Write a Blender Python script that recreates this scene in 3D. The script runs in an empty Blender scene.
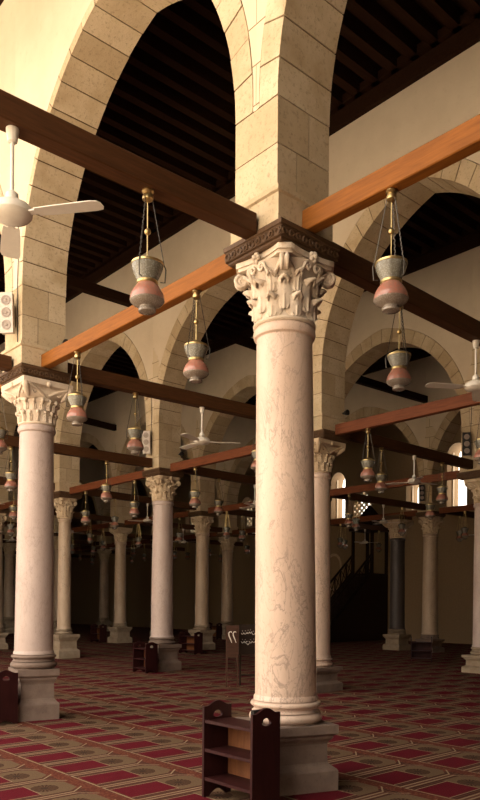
import bpy, bmesh, math, random
from math import sin, cos, pi, sqrt, acos, atan2
from mathutils import Vector, Matrix
from mathutils.geometry import tessellate_polygon

random.seed(7)
C = bpy.context.scene.collection
# ------------------------------------------------------------------ the grid of the hall
TH = .7216                       # local x of the hall = towards the far (back) wall, local y = along the arcades
UX, UY = -sin(TH), cos(TH)
VX, VY = cos(TH), sin(TH)
MX, MY = .351, 6.539             # node (0,0)
S, A = 5.672, 4.918              # aisle width, bay length
CAMZ = 1.62
ROWA = {-1: (A, 0), 0: (A, 0), 1: (4.95, -.07), 2: (5.35, -.60), 3: (5.42, -.92), 4: (5.42, -.92)}
def W(p, q): return (MX + p*VX + q*UX, MY + p*VY + q*UY)
QROW1 = {-1: -4.7, 0: .2, 1: 4.66}
def Q(i, j):
    if j == 1 and i in QROW1: return QROW1[i]
    a, b = ROWA[j]; return a*i + b
F, CX, CY, ROLL = 729.26, 240., 603.62, .007
def proj(p, q, z):
    x, y = W(p, q)
    if y < .3: return (9999, 9999, y)
    U = x/y*F; V = -(z-CAMZ)/y*F
    return (CX + U*cos(ROLL) - V*sin(ROLL), CY + U*sin(ROLL) + V*cos(ROLL), y)

# heights above the floor
Z_SHAFT = 4.07; Z_SLAB0 = 4.65; Z_SLAB1 = 4.815; Z_BLK = 5.13; Z_SPR = 5.9; Z_APEX = 8.58; Z_COR = 10.12
Z_B0, Z_B1 = 4.82, 5.05
def bz(kind, i, j):      # underside and top of each tie beam
    if kind == 'L': return (4.822, 5.005) if j == 0 else (4.745, 4.940)
    return (4.785, 4.965) if j < 0 else (4.855, 5.065)
HU, HV = .27, .325               # half pier along / across the arcade

# ------------------------------------------------------------------ mesh collector
class MB:
    def __init__(s): s.v = []; s.f = []; s.sm = []; s.mi = []
    def add(s, vs, fs, smooth=False, m=0, mat=None):
        o = len(s.v)
        for v in vs: s.v.append(tuple(mat @ Vector(v)) if mat else tuple(v))
        for f in fs: s.f.append([o+k for k in f]); s.sm.append(smooth); s.mi.append(m)
    def box(s, c, d, m=0, mat=None):
        x, y, z = c; a, b, h = d[0]/2, d[1]/2, d[2]/2
        vs = [(x+i*a, y+j*b, z+k*h) for k in (-1, 1) for j in (-1, 1) for i in (-1, 1)]
        s.add(vs, [(0,2,3,1),(4,5,7,6),(0,1,5,4),(2,6,7,3),(0,4,6,2),(1,3,7,5)], False, m, mat)
    def lathe(s, prof, n=24, c=(0,0,0), m=0, cap=True, sh=None, mat=None):
        vs = []; fs = []; L = len(prof)
        for r, z in prof:
            dx, dy = sh(z) if sh else (0, 0)
            for k in range(n): vs.append((c[0]+dx+r*cos(2*pi*k/n), c[1]+dy+r*sin(2*pi*k/n), c[2]+z))
        for a in range(L-1):
            for k in range(n):
                k2 = (k+1) % n
                fs.append((a*n+k, a*n+k2, (a+1)*n+k2, (a+1)*n+k))
        s.add(vs, fs, True, m, mat)
        if cap:
            s.add(vs[:n], [tuple(reversed(range(n)))], False, m, mat); s.add(vs[-n:], [tuple(range(n))], False, m, mat)
    def sqloft(s, prof, m=0, rot=0, c=(0,0,0)):
        vs = []; fs = []
        for h, z in prof:
            for k in range(4):
                a = rot + pi/4 + k*pi/2; vs.append((c[0]+h*sqrt(2)*cos(a), c[1]+h*sqrt(2)*sin(a), c[2]+z))
        for a in range(len(prof)-1):
            for k in range(4):
                k2 = (k+1) % 4; fs.append((a*4+k, a*4+k2, (a+1)*4+k2, (a+1)*4+k))
        n = len(prof)*4
        fs.append((3,2,1,0)); fs.append((n-4, n-3, n-2, n-1)); s.add(vs, fs, False, m)
    def tube(s, pts, r, n=6, m=0, cap=True, mat=None):
        pts = [Vector(p) for p in pts]; vs = []; fs = []
        rr = r if isinstance(r, (list, tuple)) else [r]*len(pts)
        up = None
        for k, p in enumerate(pts):
            t = (pts[min(k+1, len(pts)-1)] - pts[max(k-1, 0)]).normalized()
            if up is None: up = Vector((0,0,1)) if abs(t.z) < .9 else Vector((1,0,0))
            a = t.cross(up).normalized(); b = a.cross(t).normalized(); up = b
            for i in range(n):
                w = 2*pi*i/n; vs.append(p + a*rr[k]*cos(w) + b*rr[k]*sin(w))
        for k in range(len(pts)-1):
            for i in range(n):
                j = (i+1) % n; fs.append((k*n+i, k*n+j, (k+1)*n+j, (k+1)*n+i))
        if cap:
            fs.append(tuple(reversed(range(n)))); fs.append(tuple(range((len(pts)-1)*n, len(pts)*n)))
        s.add(vs, fs, n > 5, m, mat)
    def prism(s, loops, fn, d0, d1, m=0):
        """outline (first loop) with holes, in 2D; fn(a, b, d) -> 3D; from depth d0 to d1"""
        tri = tessellate_polygon([[Vector((a, b, 0)) for a, b in L] for L in loops])
        flat = [q for L in loops for q in L]; n = len(flat)
        vs = [fn(a, b, d0) for a, b in flat] + [fn(a, b, d1) for a, b in flat]
        fs = [tuple(t) for t in tri] + [tuple(n+k for k in reversed(t)) for t in tri]
        o = 0
        for L in loops:
            k = len(L)
            for i in range(k): fs.append((o+i, o+(i+1) % k, n+o+(i+1) % k, n+o+i))
            o += k
        s.add(vs, fs, False, m)
    def ball(s, c, r, n=10, m=0, sz=1):
        h = n//2
        s.lathe([(max(1e-4, r*sin(pi*k/h)), -r*sz*cos(pi*k/h)) for k in range(h+1)], n, c, m, cap=False)
    def mesh(s, name, mats, fix=True, ang=38):
        me = bpy.data.meshes.new(name); me.from_pydata(s.v, [], s.f)
        for mt in (mats if isinstance(mats, (list, tuple)) else [mats]): me.materials.append(mt)
        me.polygons.foreach_set('use_smooth', s.sm); me.polygons.foreach_set('material_index', s.mi)
        if fix:
            bm = bmesh.new(); bm.from_mesh(me); bmesh.ops.recalc_face_normals(bm, faces=bm.faces); bm.to_mesh(me); bm.free()
        if any(s.sm): me.set_sharp_from_angle(angle=math.radians(ang))
        me.update(); return me
def obj(name, data, parent=None, loc=(0,0,0), rz=0, scale=None, label=None):
    if isinstance(data, tuple): data = data[0].mesh(name, data[1])
    o = bpy.data.objects.new(name, data); C.objects.link(o)
    o.location = loc; o.rotation_euler = (0, 0, rz)
    if scale: o.scale = scale
    if parent: o.parent = parent
    if label: o['label'] = label
    return o
def tag(o, label, cat, group=None):
    o['label'] = label; o['category'] = cat
    if group: o['group'] = group
    return o
def empty(name, loc, rz=0):
    o = bpy.data.objects.new(name, None); C.objects.link(o); o.empty_display_size = .1
    o.location = loc; o.rotation_euler = (0, 0, rz); return o
def struct(o): o['kind'] = 'structure'; return o
def dup(root, loc, rz):
    r = root.copy(); C.objects.link(r); r.location = loc; r.rotation_euler = (0, 0, rz)
    for ch in root.children:
        c = ch.copy(); C.objects.link(c); c.parent = r
        for g in ch.children:
            d = g.copy(); C.objects.link(d); d.parent = c
    return r

# ------------------------------------------------------------------ materials
class NT:
    def __init__(s, name):
        s.m = bpy.data.materials.new(name); s.m.use_nodes = True; s.t = s.m.node_tree
        s.b = s.t.nodes['Principled BSDF']
    def n(s, ty, **kw):
        x = s.t.nodes.new(ty)
        for k, v in kw.items():
            if k.startswith('_'): setattr(x, k[1:], v)
            else: x.inputs[k.replace('__', ' ')].default_value = v
        return x
    def l(s, a, b): s.t.links.new(a, b)
    def math(s, op, a, b=None, c=None):
        x = s.t.nodes.new('ShaderNodeMath'); x.operation = op
        for k, v in enumerate((a, b, c)):
            if v is None: continue
            if isinstance(v, (int, float)): x.inputs[k].default_value = v
            else: s.l(v, x.inputs[k])
        return x.outputs[0]
    def mix(s, fac, a, b, blend='MIX'):
        x = s.t.nodes.new('ShaderNodeMix'); x.data_type = 'RGBA'; x.blend_type = blend
        for k, v in ((0, fac), (6, a), (7, b)):
            if isinstance(v, (int, float)): x.inputs[k].default_value = v
            elif isinstance(v, (tuple, list)): x.inputs[k].default_value = (*v[:3], 1)
            else: s.l(v, x.inputs[k])
        return x.outputs[2]
    def ramp(s, fac, stops):
        x = s.t.nodes.new('ShaderNodeValToRGB'); e = x.color_ramp.elements
        while len(e) < len(stops): e.new(.5)
        for k, (p, c) in enumerate(stops):
            e[k].position = p; e[k].color = (c, c, c, 1) if isinstance(c, (int, float)) else (*c, 1)
        s.l(fac, x.inputs[0]); return x.outputs[0]
    def noise(s, vec, scale, detail=4, rough=.6, dist=0):
        x = s.n('ShaderNodeTexNoise', Scale=scale, Detail=detail, Roughness=rough, Distortion=dist)
        if vec: s.l(vec, x.inputs['Vector'])
        return x.outputs['Fac']
    def objco(s, rnd=0, scale=None):
        tc = s.t.nodes.new('ShaderNodeTexCoord'); v = tc.outputs['Object']
        if scale:
            mp = s.t.nodes.new('ShaderNodeMapping'); mp.inputs['Scale'].default_value = scale; s.l(v, mp.inputs[0]); v = mp.outputs[0]
        if rnd:
            oi = s.t.nodes.new('ShaderNodeObjectInfo'); ad = s.t.nodes.new('ShaderNodeVectorMath'); ad.operation = 'ADD'
            sc = s.math('MULTIPLY', oi.outputs['Random'], rnd)
            s.l(v, ad.inputs[0]); s.l(sc, ad.inputs[1]); v = ad.outputs[0]
        return v
    def bump(s, h, strength=.3, dist=.01):
        x = s.n('ShaderNodeBump', Strength=strength, Distance=dist); s.l(h, x.inputs['Height']); s.l(x.outputs[0], s.b.inputs['Normal'])
    def done(s, col=None, rough=.7, metal=0, spec=.3):
        if col is not None:
            if isinstance(col, tuple): s.b.inputs['Base Color'].default_value = (*col, 1)
            else: s.l(col, s.b.inputs['Base Color'])
        s.b.inputs['Roughness'].default_value = rough; s.b.inputs['Metallic'].default_value = metal
        s.b.inputs['Specular IOR Level'].default_value = spec
        return s.m

def stone_mat(name, c1, c2, stain):
    t = NT(name); v = t.objco(30)
    geo = t.t.nodes.new('ShaderNodeNewGeometry')
    base = t.mix(geo.outputs['Random Per Island'], c1, c2)
    n1 = t.noise(v, 2.2, 5); base = t.mix(t.ramp(n1, [(.42, 0), (.68, .9)]), base, stain)
    n2 = t.noise(v, 28, 4, .7); base = t.mix(t.ramp(n2, [(.54, 0), (.70, .65)]), base, tuple(k*.55 for k in stain))
    t.bump(n2, .35, .012)
    return t.done(base, .9, spec=.15)
STONE = stone_mat('limestone_blocks', (.62,.485,.325), (.49,.365,.225), (.45,.325,.19))
t = NT('mortar'); MORTAR = t.done(t.mix(t.noise(t.objco(), 20), (.09,.05,.02), (.17,.10,.045)), .95, spec=.1)

def plaster_mat(name, ashlar, zc=6.3, zk=-.55):
    t = NT(name); v = t.objco(20 if not ashlar else 0)
    n = t.noise(v, .9, 5, .6); base = t.mix(t.ramp(n, [(.35, 0), (.7, 1)]), (.69,.565,.42), (.60,.48,.345))
    n2 = t.noise(v, 9, 6, .7); base = t.mix(t.ramp(n2, [(.58, 0), (.8, .35)]), base, (.42,.29,.16))
    h = n2
    if ashlar:    # squared blocks are laid bare beside the piers, the rest is plastered
        tc = t.t.nodes.new('ShaderNodeTexCoord'); sep = t.t.nodes.new('ShaderNodeSeparateXYZ'); t.l(tc.outputs['Object'], sep.inputs[0])
        cmb = t.t.nodes.new('ShaderNodeCombineXYZ'); t.l(sep.outputs['Y'], cmb.inputs[0]); t.l(sep.outputs['Z'], cmb.inputs[1])
        br = t.n('ShaderNodeTexBrick', Scale=1, Mortar__Size=.006, Mortar__Smooth=.2, Bias=-.2, Brick__Width=.62, Row__Height=.35)
        t.l(cmb.outputs[0], br.inputs['Vector'])
        br.inputs['Color1'].default_value = (.66,.525,.365,1); br.inputs['Color2'].default_value = (.55,.42,.27,1); br.inputs['Mortar'].default_value = (.16,.10,.05,1)
        oi = t.t.nodes.new('ShaderNodeObjectInfo')
        yy = t.math('ABSOLUTE', t.math('SUBTRACT', sep.outputs['Y'], A/2))
        nn = t.math('MULTIPLY_ADD', t.noise(tc.outputs['Object'], 2.5, 4), .7, -.35)
        nz = t.math('MULTIPLY', t.math('SUBTRACT', sep.outputs['Z'], zc), zk)
        e = t.math('ADD', t.math('ADD', yy, nn), nz)
        fac = t.ramp(e, [(.0, 0), (1, 1)])
        x = t.n('ShaderNodeMapRange'); x.inputs[1].default_value = 1.82; x.inputs[2].default_value = 1.88; t.l(e, x.inputs[0])
        base = t.mix(x.outputs[0], base, br.outputs['Color'])
    t.bump(h, .25, .01)
    return t.done(base, .92, spec=.12)
PLASTER = plaster_mat('plaster_with_bare_blocks', True)
PLASTERH = plaster_mat('plaster_bare_on_one_side', True, 7.9, -.2)
for nd in PLASTERH.node_tree.nodes:
    if nd.type == 'MATH' and nd.operation == 'ABSOLUTE': nd.operation = 'MULTIPLY'; nd.inputs[1].default_value = -1
PLASTERB = plaster_mat('plaster_with_more_bare_blocks', True, 7.9, -.2)
WALLP = plaster_mat('plain_plaster', False)

def wood_mat(name, c1, c2, rough=.5, spec=.3, ax=(1,12,12), bump=.15):
    t = NT(name); v = t.objco(15, ax); n = t.noise(v, 3.0, 6, .65, .6)
    base = t.mix(t.ramp(n, [(.3, 0), (.7, 1)]), c1, c2); t.bump(n, bump, .006)
    return t.done(base, rough, spec=spec)
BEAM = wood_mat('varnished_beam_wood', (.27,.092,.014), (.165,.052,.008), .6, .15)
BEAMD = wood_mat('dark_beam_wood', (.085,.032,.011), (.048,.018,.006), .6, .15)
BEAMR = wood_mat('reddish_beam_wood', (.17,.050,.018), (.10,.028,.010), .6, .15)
SLABW = wood_mat('carved_dark_wood', (.11,.056,.025), (.06,.029,.012), .65)
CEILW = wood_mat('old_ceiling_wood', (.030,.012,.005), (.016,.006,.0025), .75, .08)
SHELFW = wood_mat('mahogany', (.038,.008,.007), (.020,.004,.004), .5, .2, (6,6,1))
SHELFIN = wood_mat('bare_brown_wood', (.20,.075,.028), (.11,.038,.014), .5, .3, (8,8,1))
MINW = wood_mat('pulpit_wood', (.035,.018,.010), (.018,.009,.005), .55, .2)
BOARDW = wood_mat('brown_board_wood', (.075,.032,.018), (.045,.019,.011), .6, .15)

def marble_mat(name, c1, c2, vein, amt=1., vs=2.3, spots=0):
    t = NT(name); v = t.objco(50); mp = t.n('ShaderNodeMapping'); mp.inputs['Rotation'].default_value = (.7, .5, 0); mp.inputs['Scale'].default_value = (1.5, 1.5, .55); t.l(v, mp.inputs[0]); v = mp.outputs[0]
    n = t.noise(v, 1.6, 5); base = t.mix(t.ramp(n, [(.3, 0), (.7, 1)]), c1, c2)
    d = t.n('ShaderNodeTexNoise', Scale=vs, Detail=7, Roughness=.62, Distortion=.5); t.l(v, d.inputs['Vector'])
    a = t.math('ABSOLUTE', t.math('SUBTRACT', d.outputs['Fac'], .5))
    line = t.ramp(a, [(0, 1), (.016, 0)])
    d2 = t.n('ShaderNodeTexNoise', Scale=vs*2.7, Detail=6, Roughness=.6, Distortion=.7); t.l(v, d2.inputs['Vector'])
    a2 = t.math('ABSOLUTE', t.math('SUBTRACT', d2.outputs['Fac'], .5)); line2 = t.ramp(a2, [(0, .7), (.018, 0)])
    patch = t.ramp(t.noise(v, 1.1, 3), [(.38, .1), (.62, 1)])
    fac = t.math('MULTIPLY', t.math('MAXIMUM', line, line2), t.math('MULTIPLY', patch, amt))
    base = t.mix(fac, base, vein)
    sp = t.ramp(t.noise(v, 40, 3, .7), [(.62, 0), (.72, .5)]); base = t.mix(sp, base, tuple(k*.6 for k in c2))
    return t.done(base, .42, spec=.35)
MARBLE_V = marble_mat('veined_pink_marble', (.67,.495,.385), (.57,.40,.30), (.19,.13,.105), .66, 3.0)
MARBLE_P = marble_mat('pale_marble', (.52,.40,.345), (.43,.32,.27), (.22,.15,.125), .6, 4.5)
MARBLE_G = marble_mat('greyish_tan_marble', (.52,.38,.26), (.40,.28,.19), (.18,.12,.08), .6, 3)
MARBLE_D = marble_mat('dark_grey_stone', (.075,.06,.055), (.05,.04,.038), (.14,.11,.10), .5, 3)
def carved_mat(name, c1, c2):
    t = NT(name); v = t.objco(9); n = t.noise(v, 5, 5); base = t.mix(t.ramp(n, [(.3, 0), (.7, 1)]), c1, c2)
    n2 = t.noise(v, 45, 4, .7); base = t.mix(t.ramp(n2, [(.55, 0), (.75, .5)]), base, tuple(k*.5 for k in c2)); t.bump(n2, .3, .008)
    return t.done(base, .75, spec=.2)
CAPM = carved_mat('carved_marble', (.70,.57,.44), (.55,.42,.30))
CAPT = carved_mat('carved_tan_marble', (.58,.44,.29), (.44,.31,.19))
PLINTH = carved_mat('worn_plinth_stone', (.235,.165,.128), (.16,.11,.085))
PLINTHL = carved_mat('pale_plinth_stone', (.36,.27,.185), (.26,.185,.12))
def plain(name, c, rough=.5, metal=0, spec=.4, nz=.12):
    t = NT(name); n = t.noise(t.objco(5), 14, 4); return t.done(t.mix(n, tuple(k*(1-nz) for k in c), tuple(min(1, k*(1+nz)) for k in c)), rough, metal, spec)
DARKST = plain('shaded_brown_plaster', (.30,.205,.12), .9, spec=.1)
BRASS = plain('brass', (.50,.36,.16), .38, 1)
IRON = plain('dark_chain_iron', (.10,.085,.07), .5, .8)
FANW = plain('cream_fan_enamel', (.70,.62,.52), .35)
SPKW = plain('speaker_grey', (.56,.47,.39), .5)
SPKD = plain('speaker_cone', (.34,.27,.22), .7)
DARK = plain('black_plastic', (.025,.02,.018), .5)
WHITEP = plain('white_paint', (.75,.68,.58), .6)
PAPER = plain('old_paper', (.50,.42,.30), .8)
def glass_mat(name, c1, c2, sc, rough=.25):
    t = NT(name); v = t.objco(3)
    vo = t.n('ShaderNodeTexVoronoi', Scale=sc); t.l(v, vo.inputs['Vector'])
    base = t.mix(t.ramp(vo.outputs['Distance'], [(.2, 0), (.55, 1)]), c1, c2); t.bump(vo.outputs['Distance'], .4, .004)
    m = t.done(base, rough, 0, .6); t.b.inputs['Transmission Weight'].default_value = .18
    return m
CUPG = glass_mat('silvered_cut_glass', (.30,.28,.23), (.19,.17,.13), 85)
PINKG = glass_mat('pink_painted_glass', (.46,.165,.11), (.38,.17,.12), 40)
BOWLG = glass_mat('smoky_white_glass', (.36,.29,.235), (.25,.20,.155), 90)

# the carpet: prayer niches side by side, in rows
t = NT('prayer_carpet'); tc = t.t.nodes.new('ShaderNodeTexCoord'); sep = t.t.nodes.new('ShaderNodeSeparateXYZ'); t.l(tc.outputs['Object'], sep.inputs[0])
PP = t.math('FRACT', t.math('DIVIDE', t.math('ADD', sep.outputs['X'], 100*1.02+.25), 1.02))
QQ = t.math('FRACT', t.math('DIVIDE', t.math('ADD', sep.outputs['Y'], 100*.57+.22), .57))
aq = t.math('ABSOLUTE', t.math('SUBTRACT', QQ, .5))
def inr(x, a, b): return t.math('MULTIPLY', t.math('GREATER_THAN', x, a), t.math('LESS_THAN', x, b))
def AND(a, b): return t.math('MULTIPLY', a, b)
vv = tc.outputs['Object']
fine = t.noise(vv, 60, 3, .7)
chk = t.n('ShaderNodeTexVoronoi', Scale=38); t.l(vv, chk.inputs['Vector'])
terra = t.mix(t.ramp(chk.outputs['Distance'], [(.25, 0), (.5, 1)]), (.185,.062,.034), (.115,.032,.020))
beige = (.29,.205,.125); brown = (.060,.024,.016); red = (.112,.008,.015)
col = terra
# side stripes between neighbouring rugs
side = AND(t.math('LESS_THAN', PP, .86), t.math('GREATER_THAN', aq, .30))
stripe = t.ramp(t.math('FRACT', t.math('MULTIPLY', aq, 16)), [(0, 0), (.55, 0), (.6, 1), (1, 1)])
col = t.mix(side, col, t.mix(stripe, brown, (.125,.048,.030)))
# border line round each rug
lim = t.math('SUBTRACT', .47, t.math('MAXIMUM', 0, t.math('MULTIPLY', t.math('SUBTRACT', PP, .76), 1.6)))
ins = AND(inr(PP, 0, .9), t.math('LESS_THAN', aq, lim))
rim = AND(ins, t.math('GREATER_THAN', aq, t.math('SUBTRACT', lim, .035)))
col = t.mix(rim, col, beige)
col = t.mix(AND(inr(PP, 0, .016), t.math('LESS_THAN', aq, .47)), col, beige)
# niche panel: fan of rays round a lamp
niche = AND(inr(PP, .50, .86), t.math('LESS_THAN', aq, t.math('SUBTRACT', lim, .10)))
ang = t.math('ARCTAN2', t.math('SUBTRACT', QQ, .5), t.math('MULTIPLY', t.math('SUBTRACT', PP, .62), 1.8))
rad = t.math('SQRT', t.math('ADD', t.math('POWER', t.math('SUBTRACT', QQ, .5), 2), t.math('POWER', t.math('MULTIPLY', t.math('SUBTRACT', PP, .62), 1.8), 2)))
rays = t.ramp(t.math('FRACT', t.math('MULTIPLY', ang, 2.9)), [(0, 0), (.5, 0), (.6, 1), (1, 1)])
motif = t.mix(rays, (.105,.058,.034), (.045,.020,.012))
motif = t.mix(t.math('GREATER_THAN', rad, .21), motif, (.150,.092,.052))
motif = t.mix(t.math('LESS_THAN', rad, .06), motif, (.05,.03,.02))
col = t.mix(niche, col, motif)
field = AND(inr(PP, .03, .50), t.math('LESS_THAN', aq, .29))
col = t.mix(AND(inr(PP, .03, .51), t.math('LESS_THAN', aq, .31)), col, beige)
col = t.mix(field, col, red)
col = t.mix(t.ramp(fine, [(.35, .0), (.75, .45)]), col, (.03,.012,.008))
t.bump(fine, .5, .01)
CARPET = t.done(col, .97, spec=.05)

# ------------------------------------------------------------------ setting: floor, courtyard, walls, ceiling
def quad_box(name, p0, p1, q0, q1, z0, z1, m):
    b = MB(); b.box(((p0+p1)/2, (q0+q1)/2, (z0+z1)/2), (p1-p0, q1-q0, z1-z0)); return struct(obj(name, (b, m), None, (MX, MY, 0), TH))
QA, QB = -16., 50.
PW = 4*S
quad_box('floor', -S-.6, PW+.3, QA, QB, -.2, 0, CARPET)
t = NT('courtyard_paving'); COURT = t.done(t.mix(t.noise(t.objco(), .6, 5), (.62,.55,.46), (.52,.45,.36)), .9)
quad_box('floor_courtyard', -75, -S-.6, -70, 90, -.4, -.02, COURT)

# the building on the other side of the courtyard, unseen, put in to block low sky
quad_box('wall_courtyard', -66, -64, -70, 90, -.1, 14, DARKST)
WIN = [(18.63, 19.54, 5.85, 8.1, 0), (17.03, 18.44, 5.80, 7.05, 1), (14.36, 15.05, 5.85, 7.2, 0), (12.0, 12.95, 5.74, 8.5, 0),
       (30.4, 31.5, 5.95, 7.6, 1), (25.35, 26.25, 5.95, 7.6, 1), (22.0, 22.8, 5.95, 7.6, 1)]
ws = sorted(WIN); b = MB()
def wallbox(q0, q1, z0, z1): b.box((PW+.45, (q0+q1)/2, (z0+z1)/2), (.9, q1-q0, z1-z0))
qq = QA
for q0, q1, z0, z1, k in ws:
    wallbox(qq, q0, 0, 11); wallbox(q0, q1, 0, z0); wallbox(q0, q1, z1, 11); qq = q1
    # rounded head of the opening
    c, r = (q0+q1)/2, (q1-q0)/2; n = 10
    for sgn in (-1, 1):
        L = [(c+sgn*r, z1), (c, z1)] + [(c+sgn*r*sin(a*pi/2/n), z1-r*1.1+r*1.1*cos(a*pi/2/n)) for a in range(1, n+1)]
        b.prism([L], lambda a, z, d: (d, a, z), PW, PW+.9)
wallbox(qq, QB, 0, 11)
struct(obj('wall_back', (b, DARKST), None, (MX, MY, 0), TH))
for n_, (q0, q1, z0, z1, k) in enumerate(WIN):
    b = MB(); fr = .05
    for (ya, yb, za, zb) in ((q0, q0+fr, z0, z1), (q1-fr, q1, z0, z1), (q0, q1, z0, z0+fr)):
        b.box((PW+.45, (ya+yb)/2, (za+zb)/2), (.1, yb-ya, zb-za))
    wo = struct(obj('window_%d' % (n_+1), (b, WALLP), None, (MX, MY, 0), TH))
    if k:
        b = MB(); st = .135; qa, qb = (q0, q1) if n_ != 1 else (17.44, 18.44)
        ny = int((qb-qa)/st); nz = int((z1-z0)/st)
        for y in range(ny+1):
            b.box((PW+.45, qa+(qb-qa)*y/ny, (z0+z1)/2), (0.06, .042, z1-z0))
        for z in range(nz+1):
            b.box((PW+.45, (qa+qb)/2, z0+(z1-z0)*z/nz), (.06, qb-qa, .042))
        for y in range(ny):
            for z in range(nz):
                cy, cz = qa+(qb-qa)*(y+.5)/ny, z0+(z1-z0)*(z+.5)/nz
                if (y+z) % 2: b.box((PW+.45, cy, cz), (.05, .085, .085), 0, Matrix.Translation((PW+.45, cy, cz)) @ Matrix.Rotation(pi/4, 4, 'X') @ Matrix.Translation((-PW-.45, -cy, -cz)))
        struct(obj('lattice', (b, WALLP), wo))
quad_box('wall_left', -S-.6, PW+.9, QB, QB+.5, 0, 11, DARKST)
quad_box('light_baffle_right', -S-.6, -S-.1, QA, -3.8, 0, 11, WALLP)      # added unseen wall, cuts daylight reaching the right-facing sides
quad_box('light_baffle_left', -S-.6, -S-.1, 16.0, QB, 0, 11, WALLP)  # likewise added out of view, keeps daylight off the deep left of the hall
quad_box('wall_right', -S+.6, PW+.9, QA-.5, QA, 0, 11, WALLP)
# small blind niche in the far wall and a skirting
b = MB(); L = []
n = 12; nq, nw = 19.3, .42
out = [(nq-nw-.1, 2.3), (nq+nw+.1, 2.3)] + [(nq+(nw+.1)*cos(a*pi/n), 3.5+(nw+.1)*1.2*sin(a*pi/n)) for a in range(n+1)]
inn = [(nq-nw, 2.4), (nq+nw, 2.4)] + [(nq+nw*cos(a*pi/n), 3.5+nw*1.2*sin(a*pi/n)) for a in range(n+1)]
b.prism([out, inn], lambda a, z, d: (d, a, z), PW-.05, PW)
struct(obj('trim_1', (b, CAPT), None, (MX, MY, 0), TH))
# roofs, one over each aisle
for j in range(-1, 4):
    b = MB(); x0, x1 = j*S, (j+1)*S
    b.box(((x0+x1)/2, (QA+QB)/2, 10.75), (S, QB-QA, .2))
    y = QA+.2
    while y < QB:
        b.box(((x0+x1)/2, y, 10.52), (S-.5, .15, .26)); y += .385
    for xx, sg in ((x0+HV, 1), (x1-HV, -1)):
        b.box((xx+sg*.05, (QA+QB)/2, Z_COR+.14), (.10, QB-QA, .28)); b.box((xx+sg*.10, (QA+QB)/2, Z_COR+.34), (.20, QB-QA, .14))
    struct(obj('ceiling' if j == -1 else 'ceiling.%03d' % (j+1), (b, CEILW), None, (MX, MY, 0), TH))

# ------------------------------------------------------------------ arcades
def arch_geo(a):
    half = a/2-HU; rise = Z_APEX-Z_SPR; R = (rise*rise+half*half)/(2*half); c = HU+R
    return half, R, c
def ring_pts(a, rws, rwa, nseg):
    half, R, c = arch_geo(a); pin = acos((R-half)/R); I = []; E = []
    for k in range(nseg+1):
        f = k/nseg; ph = f*pin; I.append((c-R*cos(ph), Z_SPR+R*sin(ph)))
        rw = rws+(rwa-rws)*f; R2 = R+rw
        pout = acos((R-half)/(R+rwa))*f; E.append((c-R2*cos(pout), Z_SPR+R2*sin(pout)))
    E[-1] = (a/2, E[-1][1]); return I, E
def ring_mesh(a, rwl=None):
    b = MB(); NV = 12; SUB = 3; g = .007
    for side in (0, 1):
        rw = (.225, .36) if not (rwl and side) else rwl
        I, E = ring_pts(a, rw[0], rw[1], NV*SUB)
        mp = (lambda t: t) if side == 0 else (lambda t: a-t)
        for k in range(NV):
            i0, i1 = k*SUB, (k+1)*SUB
            In, Ex = I[i0:i1+1], E[i0:i1+1]
            def shrink(P, Qq):     # open the joints
                r = []
                for m_, pt in enumerate(P):
                    if m_ == 0: d = Vector((P[1][0]-pt[0], P[1][1]-pt[1]))
                    elif m_ == len(P)-1: d = Vector((P[-2][0]-pt[0], P[-2][1]-pt[1]))
                    else: r.append(pt); continue
                    d = d.normalized()*g; r.append((pt[0]+d.x, pt[1]+d.y))
                return r
            In, Ex = shrink(In, 0), shrink(Ex, 0)
            jx = random.uniform(-.004, .004)
            L = [(mp(x), z) for x, z in In] + [(mp(x), z) for x, z in reversed(Ex)]
            b.prism([L], lambda t_, z, d: (d, t_, z), -HV+jx, HV+jx)
        # mortar bed just behind the faces
        M_ = [(mp(x+.008*(1 if 1 else 0)*0), z) for x, z in I]; m2 = []
        for (x, z), (ex, ez) in zip(I, E):
            d = Vector((ex-x, ez-z)); l = d.length; d = d/l
            m2.append(((x+d.x*.014, z+d.y*.014), (x+d.x*(l-.004), z+d.y*(l-.004))))
        L = [(mp(p_[0][0]), p_[0][1]) for p_ in m2] + [(mp(p_[1][0]), p_[1][1]) for p_ in reversed(m2)]
        b.prism([L], lambda t_, z, d: (d, t_, z), -HV+.014, HV-.014, 1)
    return b.mesh('arch', [STONE, MORTAR])
def spandrel_mesh(a, rwl=None, mt=PLASTER):
    b = MB(); o = HV-.004
    I, E = ring_pts(a, .225, .36, 36); E2 = E if not rwl else ring_pts(a, rwl[0], rwl[1], 36)[1]
    g = .012
    P = [(0, Z_SPR)] + [(x-g*.6, z+g*.6) for x, z in E[:-1]] + [(a/2, max(E[-1][1], E2[-1][1])+g)] + [(a-x+g*.6, z+g*.6) for x, z in reversed(E2[:-1])] + [(a, Z_SPR)]
    top = Z_COR+.5; n = len(P)
    vs = [(d, t_, z) for d in (-o, o) for t_, z in P] + [(d, t_, top) for d in (-o, o) for t_, z in P]
    fs = []
    for k in range(n-1):
        fs += [(k, k+1, 2*n+k+1, 2*n+k), (n+k, 3*n+k, 3*n+k+1, n+k+1), (k, n+k, n+k+1, k+1), (2*n+k, 2*n+k+1, 3*n+k+1, 3*n+k)]
    fs += [(0, 2*n, 3*n, n), (n-1, 2*n-1, 4*n-1, 3*n-1)]
    b.add(vs, fs); return b.mesh('spandrel', [mt])
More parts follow.
